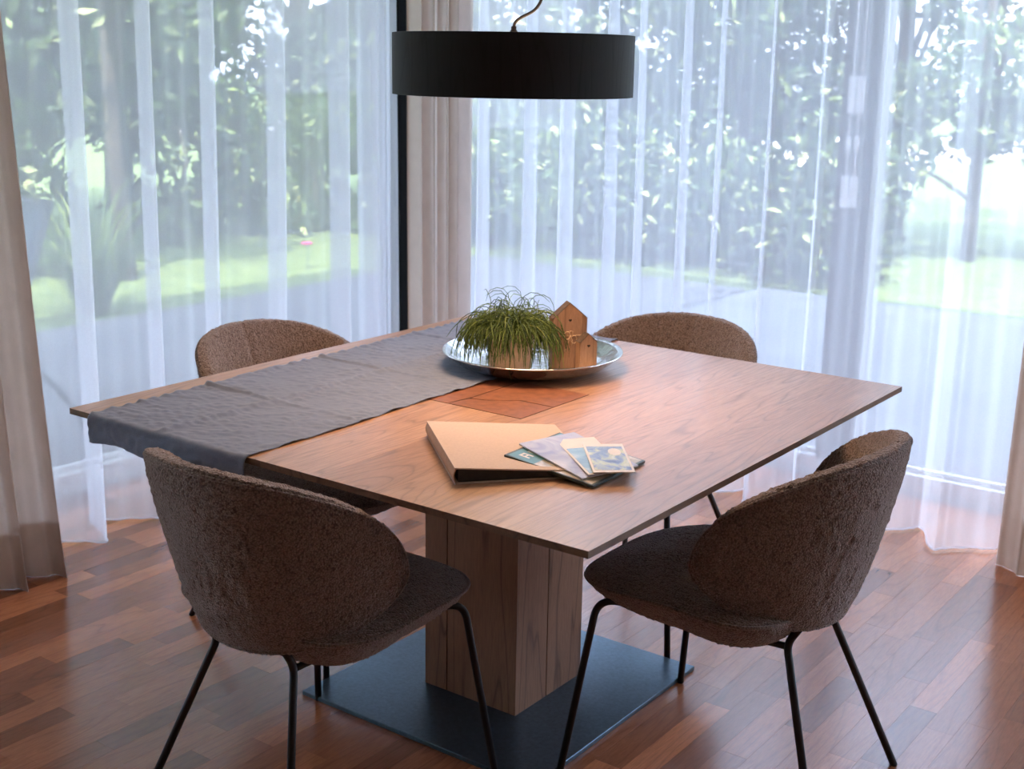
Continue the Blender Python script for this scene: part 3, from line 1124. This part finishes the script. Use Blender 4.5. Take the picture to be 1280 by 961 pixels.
# pale title strokes on the teal corner
st = MB()
for k, (u0, u1, v0, v1) in enumerate([(0.10, 0.22, .10, .125), (0.10, 0.22, .17, .195), (0.10, 0.125, .10, .195), (0.155, 0.175, .10, .195),
                                      (0.10, 0.22, .25, .275), (0.10, 0.22, .33, .355), (0.10, 0.125, .25, .355)]):
    st.box(u0 * L1, u1 * L1, v0 * 0.2, v1 * 0.2, 0.0062, 0.0064)
st.build('title_lettering', MAT['paper'], m1)
sheet('brochure', 'thin brochure with hazy lilac hills on its cover, second in the fan', 'brochure',
      (0.318, -0.392), (0.508, -0.447), 0.145, 0.7815, 0.7615, 0.0035, MAT['paper'],
      [('photo', 0.0, 1.0, 0.0, 1.0, MAT['p_sky'])], 'printed matter beside the binder')
sheet('postcard', 'white card with a blue lake picture, third in the fan', 'card',
      (0.356, -0.318), (0.512, -0.432), 0.085, 0.7815, 0.7672, 0.0015, MAT['paper'],
      [('photo', 0.28, 0.96, 0.06, 0.94, MAT['p_blue'])], 'printed matter beside the binder')
c4, L4 = sheet('postcard', 'white-bordered landscape card on top of the fan, nearest the bare table', 'card',
               (0.412, -0.302), (0.518, -0.424), 0.082, 0.7795, 0.7715, 0.0015, MAT['paper'],
               [('photo', 0.10, 0.93, 0.06, 0.94, MAT['p_land'])], 'printed matter beside the binder')
el = MB()
pts = [(0.30 * L4 + 0.020 * math.cos(t), 0.058 + 0.013 * math.sin(t)) for t in np.linspace(0, 2 * math.pi, 29)[:-1]]
el.prism(pts, 0.0016, 0.0019)
el.build('white_badge', MAT['paper'], c4)

# ------------------------------------------------------------------ pendant lamp
LP = empty('pendant_lamp', (0, 0, 1.456))
tag(LP, 'black drum pendant lamp hanging over the dining table', 'lamp')
R0, HT = 0.272, 0.134
m = MB().lathe([(R0 - 0.004, 0.0), (R0, 0.0005), (R0, HT - 0.0005), (R0 - 0.004, HT), (R0 - 0.006, HT - 0.001), (R0 - 0.006, 0.001), (R0 - 0.004, 0.0)], 128)
auto_smooth(m.build('shade', MAT['veneer'], LP), 40)
mm, nt, out = new_mat('warm_diffuser')
v = coords(nt)
n_ = noise(nt, v, 4.0)
em = node(nt, 'ShaderNodeEmission', i_Strength=8.5)
nt.links.new(ramp(nt, n_, [(0.2, (1.0, 0.63, 0.38)), (0.8, (1.0, 0.66, 0.41))]), em.inputs[0])
nt.links.new(em.outputs[0], out.inputs[0])
mu, nt, out = new_mat('warm_up_diffuser')  # added upward glow for warm ceiling fill, no such source visible
v = coords(nt)
n_ = noise(nt, v, 4.0)
em = node(nt, 'ShaderNodeEmission', i_Strength=3.0)
nt.links.new(ramp(nt, n_, [(0.2, (1.0, 0.63, 0.38)), (0.8, (1.0, 0.66, 0.41))]), em.inputs[0])
nt.links.new(em.outputs[0], out.inputs[0])
MB().lathe([(0.001, 0.022), (R0 - 0.02, 0.022), (R0 - 0.02, 0.025), (0.001, 0.025)], 64).build('diffuser', mm, LP)
m = MB().lathe([(R0 - 0.006, 0.026), (0.001, 0.026), (0.001, 0.030), (R0 - 0.006, 0.030)], 64)
m.build('reflector', MAT['white'], LP)
MB().lathe([(0.001, HT - 0.034), (R0 - 0.02, HT - 0.034), (R0 - 0.02, HT - 0.030), (0.001, HT - 0.030)], 64).build('top_diffuser', mu, LP)
m = MB().lathe([(0.012, HT - 0.029), (0.001, HT - 0.029), (0.001, HT - 0.026), (0.012, HT - 0.026), (0.012, HT - 0.029)], 32)
for k in range(3):
    a = 2 * math.pi * k / 3 + 0.4
    m.tube([(0, 0, HT - 0.024), ((R0 - 0.007) * math.cos(a), (R0 - 0.007) * math.sin(a), HT - 0.024)], 0.003, 6)
m.build('spider', MAT['black'], LP)
MB().lathe([(0.001, HT - 0.026), (0.009, HT - 0.026), (0.009, HT + 0.006), (0.006, HT + 0.010), (0.006, HT + 0.016), (0.0035, HT + 0.018), (0.001, HT + 0.018)], 24).build('cord_grip', MAT['black'], LP, True)
# camera-right direction in plan: (0.807, 0.590)
cr = (0.807, 0.590)
pts = [(0, 0, HT + 0.012), (0.001, 0, HT + 0.022), (0.006, 0, HT + 0.030), (0.018, 0, HT + 0.038), (0.034, 0, HT + 0.045), (0.048, 0, HT + 0.054), (0.058, 0, HT + 0.068), (0.064, 0, HT + 0.086),
       (0.067, 0, HT + 0.12), (0.068, 0, HT + 0.2), (0.068, 0, CEIL - 1.456)]
fine = []
for i in range(len(pts) - 1):
    for k in range(4):
        t = k / 4
        fine.append(tuple(pts[i][j] * (1 - t) + pts[i + 1][j] * t for j in range(3)))
fine.append(pts[-1])
for _ in range(3):
    fine = [fine[0]] + [tuple((fine[i - 1][j] + 2 * fine[i][j] + fine[i + 1][j]) / 4 for j in range(3)) for i in range(1, len(fine) - 1)] + [fine[-1]]
MB().tube([(p[0] * cr[0], p[0] * cr[1], p[2]) for p in fine], 0.0034, 8).build('cord', MAT['black'], LP, True)
MB().lathe([(0.001, 0), (0.04, 0), (0.045, 0.004), (0.045, 0.02), (0.001, 0.02)], 32, (0.068 * cr[0], 0.068 * cr[1], CEIL - 1.456 - 0.02)).build('ceiling_rose', MAT['black'], LP)

# ------------------------------------------------------------------ outside: ground
def mat_ground(name, stops, scale, rough=0.9, bmp=0.4):
    m, nt, out = new_mat(name)
    v = coords(nt)
    n = noise(nt, v, scale, 6.0, 0.65)
    principled(nt, out, ramp(nt, n, stops), rough, 0, bump(nt, n, bmp, 0.02), 0.2)
    return m


MAT['lawn'] = mat_ground('lawn', [(0.3, (0.07, 0.11, 0.035)), (0.55, (0.14, 0.19, 0.06)), (0.75, (0.25, 0.28, 0.11))], 8.0)
MAT['terrace'] = mat_ground('terrace_stone', [(0.3, (0.13, 0.14, 0.15)), (0.7, (0.20, 0.21, 0.22))], 3.0, 0.7, 0.05)
MAT['decking'] = mat_wood('weathered_decking', (0.06, 0.065, 0.07), (0.115, 0.12, 0.13), (0.16, 0.165, 0.175), 'y', 0.7, 1.0, False, 9.0, 0.1)
MAT['road'] = mat_ground('pale_gravel_drive', [(0.3, (0.70, 0.66, 0.60)), (0.7, (0.85, 0.82, 0.76))], 5.0)
MAT['stone'] = mat_ground('pebble', [(0.3, (0.30, 0.30, 0.32)), (0.7, (0.55, 0.55, 0.56))], 30.0)
MAT['bark2'] = mat_ground('tree_bark', [(0.3, (0.05, 0.04, 0.035)), (0.7, (0.13, 0.11, 0.09))], 15.0)
tag(MB().box(-70, 40, -20, 80, -0.6, -0.15).build('lawn', MAT['lawn']), 'sunlit garden lawn beyond the deck and terrace', kind='structure')
dk = MB().box(-4.72, -2.3, -3.0, 6.0, -0.16, -0.065).build('deck', MAT['gap'])
tag(dk, 'grey weathered timber deck outside the window', kind='structure')
bx0 = -2.31
while bx0 > -4.7:
    MB().box(bx0 - 0.138, bx0, -3.0, 6.0, -0.064, -0.035, 0.002).build('board', MAT['decking'], dk)
    bx0 -= 0.145
tag(MB().box(-2.29, 5.0, 2.62, 6.2, -0.16, -0.05).build('terrace', MAT['terrace']), 'pale stone terrace outside the corner window', kind='structure')
tag(MB().box(-24, -5.6, 15.5, 30, -0.149, -0.12).build('road', MAT['road']), 'pale gravel drive far behind the trees', kind='structure')
# gravel strip along the house
r = np.random.default_rng(3)
ph = (1 + 5 ** 0.5) / 2
ico = np.array([(-1, ph, 0), (1, ph, 0), (-1, -ph, 0), (1, -ph, 0), (0, -1, ph), (0, 1, ph), (0, -1, -ph), (0, 1, -ph), (ph, 0, -1), (ph, 0, 1), (-ph, 0, -1), (-ph, 0, 1)]) / 1.9
icf = np.array([(0, 11, 5), (0, 5, 1), (0, 1, 7), (0, 7, 10), (0, 10, 11), (1, 5, 9), (5, 11, 4), (11, 10, 2), (10, 7, 6), (7, 1, 8), (3, 9, 4), (3, 4, 2), (3, 2, 6), (3, 6, 8), (3, 8, 9), (4, 9, 5), (2, 4, 11), (6, 2, 10), (8, 6, 7), (9, 8, 1)])
NPB = 1500
pp = np.stack([r.uniform(-2.0, 1.9, NPB), r.uniform(2.36, 2.62, NPB), r.uniform(-0.09, -0.055, NPB)], -1)
sc_ = r.uniform(0.010, 0.022, (NPB, 1, 1)) * r.uniform(0.7, 1.2, (NPB, 1, 3))
V = (ico[None] * sc_ + pp[:, None, :]).reshape(-1, 3)
F = (icf[None] + 12 * np.arange(NPB)[:, None, None]).reshape(-1, 3)
o = mesh_obj('gravel', V, F, MAT['stone'], None, True)
tag(o, 'grey gravel strip along the foot of the corner window', 'gravel', kind='stuff')


# ------------------------------------------------------------------ outside: plants
MAT['leaf_dark'] = mat_leaf('dark_leaves', [(0.0, (0.010, 0.024, 0.016)), (0.5, (0.030, 0.060, 0.032)), (0.72, (0.08, 0.13, 0.05)), (0.9, (0.36, 0.45, 0.16)), (1.0, (0.55, 0.60, 0.28))], 0.3)  # leaf colours kept dark to stand for shaded, backlit foliage
MAT['leaf_mid'] = mat_leaf('mid_leaves', [(0.0, (0.018, 0.040, 0.022)), (0.45, (0.065, 0.115, 0.055)), (0.72, (0.16, 0.23, 0.09)), (0.9, (0.42, 0.50, 0.20)), (1.0, (0.58, 0.62, 0.30))], 0.4)
MAT['leaf_pale'] = mat_leaf('pale_leaves', [(0.0, (0.05, 0.09, 0.03)), (0.5, (0.15, 0.22, 0.07)), (1.0, (0.52, 0.55, 0.22))], 0.4)


def leaf_cloud(centers, radii, n, size, seed, z_sq=0.8):
    r = np.random.default_rng(seed)
    k = r.integers(0, len(centers), n)
    d = r.normal(0, 1, (n, 3))
    d /= np.linalg.norm(d, axis=1, keepdims=True)
    rad = np.asarray(radii)[k] * r.uniform(0.25, 1, n) ** 0.45
    pos = np.asarray(centers)[k] + d * rad[:, None] * np.array((1, 1, z_sq))
    a = r.normal(0, 1, (n, 3))
    a /= np.linalg.norm(a, axis=1, keepdims=True)
    b = np.cross(a, r.normal(0, 1, (n, 3)))
    b /= np.linalg.norm(b, axis=1, keepdims=True)
    s = size * r.uniform(0.6, 1.3, (n, 1))
    c3 = np.cross(a, b) * s * 0.12
    V = np.stack([pos - a * s, pos - b * s * 0.42 + c3, pos + a * s, pos + b * s * 0.42 + c3], 1).reshape(-1, 3)
    F = np.arange(4 * n).reshape(n, 4)
    tone = np.repeat(np.clip(r.beta(1.6, 2.6, n) + (r.random(n) < 0.14) * 0.55, 0, 1), 4)  # random brighter leaves paint sunlit specks into the tone
    return V, F, tone


def tree(name, label, cat, loc, h, cr_, n, size, mat, seed, low=0.0, trunk=0.10, group='trees and shrubs in the garden', stems=1):
    r = random.Random(seed)
    e = empty(name, loc)
    tag(e, label, cat, group)
    cs_, rs = [], []
    nb_ = 16
    for i in range(nb_):
        a = r.uniform(0, 2 * math.pi)
        q = cr_ * math.sqrt(r.random()) * 0.75
        z = low + (h - low) * r.uniform(0.08, 0.92)
        cs_.append((q * math.cos(a), q * math.sin(a), z))
        rs.append(cr_ * r.uniform(0.28, 0.5))
    V, F, T = leaf_cloud(cs_, rs, n, size, seed)
    V[:, 2] = np.maximum(V[:, 2], 0.02)
    mesh_obj('crown', V, F, mat, e, False, tone=T)
    m = MB()
    for s_ in range(stems):
        bx_, by_ = (0, 0) if stems == 1 else (r.uniform(-.3, .3), r.uniform(-.3, .3))
        tp = [(bx_, by_, -0.1), (bx_ * 1.2 + r.uniform(-.05, .05), by_ * 1.2 + r.uniform(-.05, .05), h * 0.25), (bx_ * 1.5 + r.uniform(-.15, .15), by_ * 1.5 + r.uniform(-.15, .15), h * 0.55), (bx_ * 1.6, by_ * 1.6, h * 0.8)]
        m.tube(tp, [trunk, trunk * 0.85, trunk * 0.55, trunk * 0.2], 8)
    m.build('trunk', MAT['bark2'], e, True)
    br = MB()
    for i in range(0, nb_, 2):
        c = cs_[i]
        br.tube([(0, 0, min(h * 0.35, c[2] * 0.6)), (c[0] * 0.5, c[1] * 0.5, c[2] * 0.85), c], [trunk * 0.4, trunk * 0.25, trunk * 0.08], 6)
    br.build('branch', MAT['bark2'], e, True)
    return e


# beyond the deck
tree('garden_tree', 'dark broadleaf tree behind the deck, next to the beige drape edge', 'tree', (-8.6, 3.6, -0.15), 5.5, 2.0, 13000, 0.10, MAT['leaf_dark'], 31, 0.3, 0.14)
tree('garden_tree', 'dark leafy tree behind the deck, above the ornamental grass', 'tree', (-9.2, 5.8, -0.15), 6.0, 2.1, 13000, 0.10, MAT['leaf_mid'], 32, 0.5, 0.15)
tree('garden_tree', 'tall dark tree behind the deck, seen over the runner-side chair', 'tree', (-8.8, 8.0, -0.15), 6.0, 2.0, 13000, 0.10, MAT['leaf_dark'], 33, 0.5, 0.14)
tree('garden_tree', 'bright-leaved tree behind the deck, just before the black corner post', 'tree', (-7.6, 9.6, -0.15), 5.5, 1.9, 6000, 0.09, MAT['leaf_mid'], 34, 0.4, 0.12)
tree('shrub', 'leafy shrub at the lawn edge behind the pink flower', 'shrub', (-7.6, 7.0, -0.15), 1.5, 0.9, 3200, 0.07, MAT['leaf_mid'], 35, 0.0, 0.03, stems=4)
tree('shrub', 'low shrub at the lawn edge beneath the dark trees', 'shrub', (-8.0, 5.6, -0.15), 1.3, 0.9, 3000, 0.07, MAT['leaf_dark'], 36, 0.0, 0.03, stems=4)
tree('garden_tree', 'slim tree standing by the deck, trunk in line with a curtain fold', 'tree', (-6.4, 3.75, -0.15), 4.2, 1.0, 1800, 0.08, MAT['leaf_mid'], 37, 1.6, 0.075)
tree('shrub', 'broad dark bush past the lawn behind the ornamental grass', 'shrub', (-8.0, 3.6, -0.15), 2.6, 1.3, 6500, 0.075, MAT['leaf_mid'], 38, 0.0, 0.05, stems=4)
tree('shrub', 'broad leafy bush past the lawn, highest over the drape-side sling chair', 'shrub', (-8.3, 1.9, -0.15), 2.8, 1.4, 6500, 0.075, MAT['leaf_dark'], 39, 0.0, 0.05, stems=4)
# beyond the terrace
tree('garden_tree', 'dense tree beyond the terrace, behind the lamp', 'tree', (-6.4, 10.2, -0.15), 5.5, 2.1, 13000, 0.10, MAT['leaf_mid'], 41, 0.2, 0.13)
tree('garden_tree', 'airy tree beyond the terrace with white sky gaps through it', 'tree', (-4.2, 9.6, -0.15), 5.2, 2.0, 6500, 0.085, MAT['leaf_dark'], 42, 0.6, 0.10)
tree('garden_tree', 'airy tree beyond the terrace, before the window post', 'tree', (-2.9, 10.6, -0.15), 5.0, 1.8, 5500, 0.085, MAT['leaf_dark'], 43, 0.7, 0.09)
tree('feathery_tree', 'feathery grey-green tree beyond the terrace past the window post', 'tree', (-1.75, 9.3, -0.15), 4.0, 1.0, 4200, 0.07, MAT['leaf_mid'], 44, 0.5, 0.07)
tree('shrub', 'dark shrub beyond the terrace under the airy trees', 'shrub', (-4.6, 8.3, -0.15), 1.15, 1.0, 3000, 0.07, MAT['leaf_dark'], 45, 0.0, 0.03, stems=4)
tree('shrub', 'dark shrub beyond the terrace beside the window post', 'shrub', (-3.1, 8.6, -0.15), 1.0, 0.9, 2600, 0.07, MAT['leaf_dark'], 46, 0.0, 0.03, stems=4)
tree('shrub', 'sunlit yellow-green bush on the lawn past the window post', 'shrub', (-0.75, 9.9, -0.15), 1.1, 0.75, 3000, 0.06, MAT['leaf_pale'], 47, 0.0, 0.03, stems=4)

tree('shrub', 'dark shrub at the terrace edge behind the potted plant', 'shrub', (-5.2, 7.4, -0.15), 1.15, 0.95, 3600, 0.06, MAT['leaf_dark'], 48, 0.0, 0.03, stems=4)
tree('shrub', 'dark shrub at the terrace edge behind the wooden houses', 'shrub', (-3.9, 7.5, -0.15), 1.05, 0.95, 3600, 0.06, MAT['leaf_dark'], 49, 0.0, 0.03, stems=4)
tree('shrub', 'dark shrub at the terrace edge behind the sheer-side chair', 'shrub', (-2.6, 7.5, -0.15), 1.0, 0.9, 3600, 0.06, MAT['leaf_dark'], 50, 0.0, 0.03, stems=4)
tree('shrub', 'dark shrub beyond the lawn, nearest the corner drape', 'shrub', (-6.5, 7.6, -0.15), 1.4, 1.0, 3600, 0.07, MAT['leaf_dark'], 51, 0.0, 0.03, stems=4)

# neighbour's house far behind the feathery tree
MAT['render_w'] = mat_plain('pale_render', (0.62, 0.64, 0.68), 0.9, var=0.05)
MAT['tiles'] = mat_plain('grey_roof_tiles', (0.16, 0.13, 0.13), 0.8, var=0.3, scale=8)
nh = empty('neighbour_house', (-2.2, 27, -0.15))
tag(nh, 'pale neighbouring house far behind the feathery tree past the window post', 'house')
MB().box(-4.2, 4.2, -3, 3, 0, 4.6).build('wall', MAT['render_w'], nh)
MB().add([(-4.6, -3.4, 4.6), (4.6, -3.4, 4.6), (4.6, 3.4, 4.6), (-4.6, 3.4, 4.6), (-4.6, 0, 7), (4.6, 0, 7)],
         [(3, 2, 1, 0), (0, 1, 5, 4), (2, 3, 4, 5), (0, 4, 3), (1, 2, 5)]).build('roof', MAT['tiles'], nh)
for wx in (-2.6, 0.0, 2.6):
    for wz in (0.9, 3.0):
        f = MB().box(wx - 0.55, wx + 0.55, -3.06, -2.98, wz, wz + 1.25).build('window', MAT['frame'], nh)
        MB().box(wx - 0.48, wx + 0.48, -3.075, -3.055, wz + 0.07, wz + 1.18).build('pane', MAT['glass'], f)

# ornamental grass by the deck
MAT['reed'] = mat_leaf('grass_blades', [(0.0, (0.03, 0.06, 0.02)), (0.6, (0.10, 0.16, 0.05)), (1.0, (0.30, 0.36, 0.10))], 0.35)
og = empty('ornamental_grass', (-5.45, 2.75, -0.15))
tag(og, 'clump of arching ornamental grass at the far edge of the deck', 'grass clump')
m = MB()
T = []
r = random.Random(9)
for k in range(240):
    a = r.uniform(0, 2 * math.pi)
    p = Vector((0.10 * math.cos(a) * r.random(), 0.10 * math.sin(a) * r.random(), 0.0))
    v = Vector((math.cos(a) * r.uniform(.1, .5), math.sin(a) * r.uniform(.1, .5), 1)).normalized()
    L = r.uniform(0.7, 1.35)
    sd = Vector((-math.sin(a), math.cos(a), 0)) * r.uniform(0.004, 0.008)
    n = 8
    rowv = []
    for i in range(n + 1):
        w = sd * (1 - (i / n) ** 2 * 0.95)
        rowv += [p - w, p + w]
        v = (v + Vector((math.cos(a) * 0.06, math.sin(a) * 0.06, -0.05 - 0.035 * i))).normalized()
        p = p + v * (L / n)
        p.z = max(p.z, 0.03)
    m.add(rowv, [(2 * i, 2 * i + 1, 2 * i + 3, 2 * i + 2) for i in range(n)])
    T += [min(1, max(0, r.gauss(0.5, 0.25)))] * len(rowv)
o = mesh_obj('blades', m.v, m.f, MAT['reed'], og, True, tone=T)
tag(o, kind='stuff')

# pink flower on a stem
MAT['pink'] = mat_plain('pink_petal', (0.85, 0.08, 0.30), 0.5, var=0.1)
MAT['green'] = mat_plain('green_stem', (0.07, 0.14, 0.04), 0.6)
pf = empty('garden_flower', (-5.75, 5.02, -0.15))
tag(pf, 'single pink flower standing on the lawn behind the runner-side chair', 'flower')
MB().tube([(0, 0, 0), (0.005, 0, 0.11), (0, 0.005, 0.20)], 0.005, 6).build('stem', MAT['green'], pf, True)
for k in range(7):
    a = 2 * math.pi * k / 7
    c, s_ = math.cos(a), math.sin(a)
    vs = [(0, 0, 0.20), (0.028 * c - 0.018 * s_, 0.028 * s_ + 0.018 * c, 0.225), (0.055 * c, 0.055 * s_, 0.215), (0.028 * c + 0.018 * s_, 0.028 * s_ - 0.018 * c, 0.225), (0.02 * c, 0.02 * s_, 0.195)]
    mesh_obj('petal', vs, [(0, 1, 2, 3), (0, 3, 4), (4, 3, 2), (4, 2, 1), (4, 1, 0)], MAT['pink'], pf)

# sling garden chair on the deck
MAT['sling'] = mat_cloth('blue_grey_sling', (0.10, 0.13, 0.18), 500, 0.15, 0.15)
MAT['gframe'] = mat_plain('grey_tube', (0.12, 0.13, 0.15), 0.4, 0.3)
gc = empty('garden_chair', (-3.09, 0.26, -0.035), math.radians(90))
tag(gc, 'blue-grey sling garden chair on the deck, half hidden by the beige drape', 'chair')
# local: +x is the back side of the chair; the seat faces -x
W2 = 0.29
for s_ in (-1, 1):
    pts = fillet([(-0.42, s_ * W2, 0.02), (-0.30, s_ * W2, 0.38), (0.16, s_ * W2, 0.34), (0.42, s_ * W2, 0.98)], [0.06, 0.12], 8)
    MB().tube(pts, 0.014, 10).build('side_frame', MAT['gframe'], gc, True)
    pts = [(0.16 + 0.42 * math.sin(t) , s_ * (W2 + 0.012), 0.42 - 0.41 * t ** 1.25 / 1.0) for t in np.linspace(0, 1.0, 14)]
    MB().tube(pts, 0.016, 10).build('leg', MAT['gframe'], gc, True)
    MB().bevbox(-0.34, 0.30, s_ * W2 - 0.028, s_ * W2 + 0.028, 0.545, 0.568, 0.006).build('armrest', MAT['gframe'], gc)
    MB().tube([(-0.30, s_ * W2, 0.37), (-0.30, s_ * W2, 0.55)], 0.012, 8).build('arm_post', MAT['gframe'], gc, True)
path = fillet([(-0.30, 0, 0.375), (0.16, 0, 0.335), (0.42, 0, 0.98)], [0.12], 12)
vs = []
for p in path:
    for j in range(7):
        yy_ = -W2 + 2 * W2 * j / 6
        sag = 0.03 * (1 - (yy_ / W2) ** 2)
        vs.append((p[0] + sag * 0.6, yy_, p[2] - sag * 0.7))
o = mesh_obj('sling', vs, grid_faces(len(path), 7), MAT['sling'], gc, True)
sd_ = o.modifiers.new('thickness', 'SOLIDIFY')
sd_.thickness = 0.003
MB().tube([(0.42, -W2, 0.98), (0.42, W2, 0.98)], 0.014, 10).build('head_rail', MAT['gframe'], gc, True)
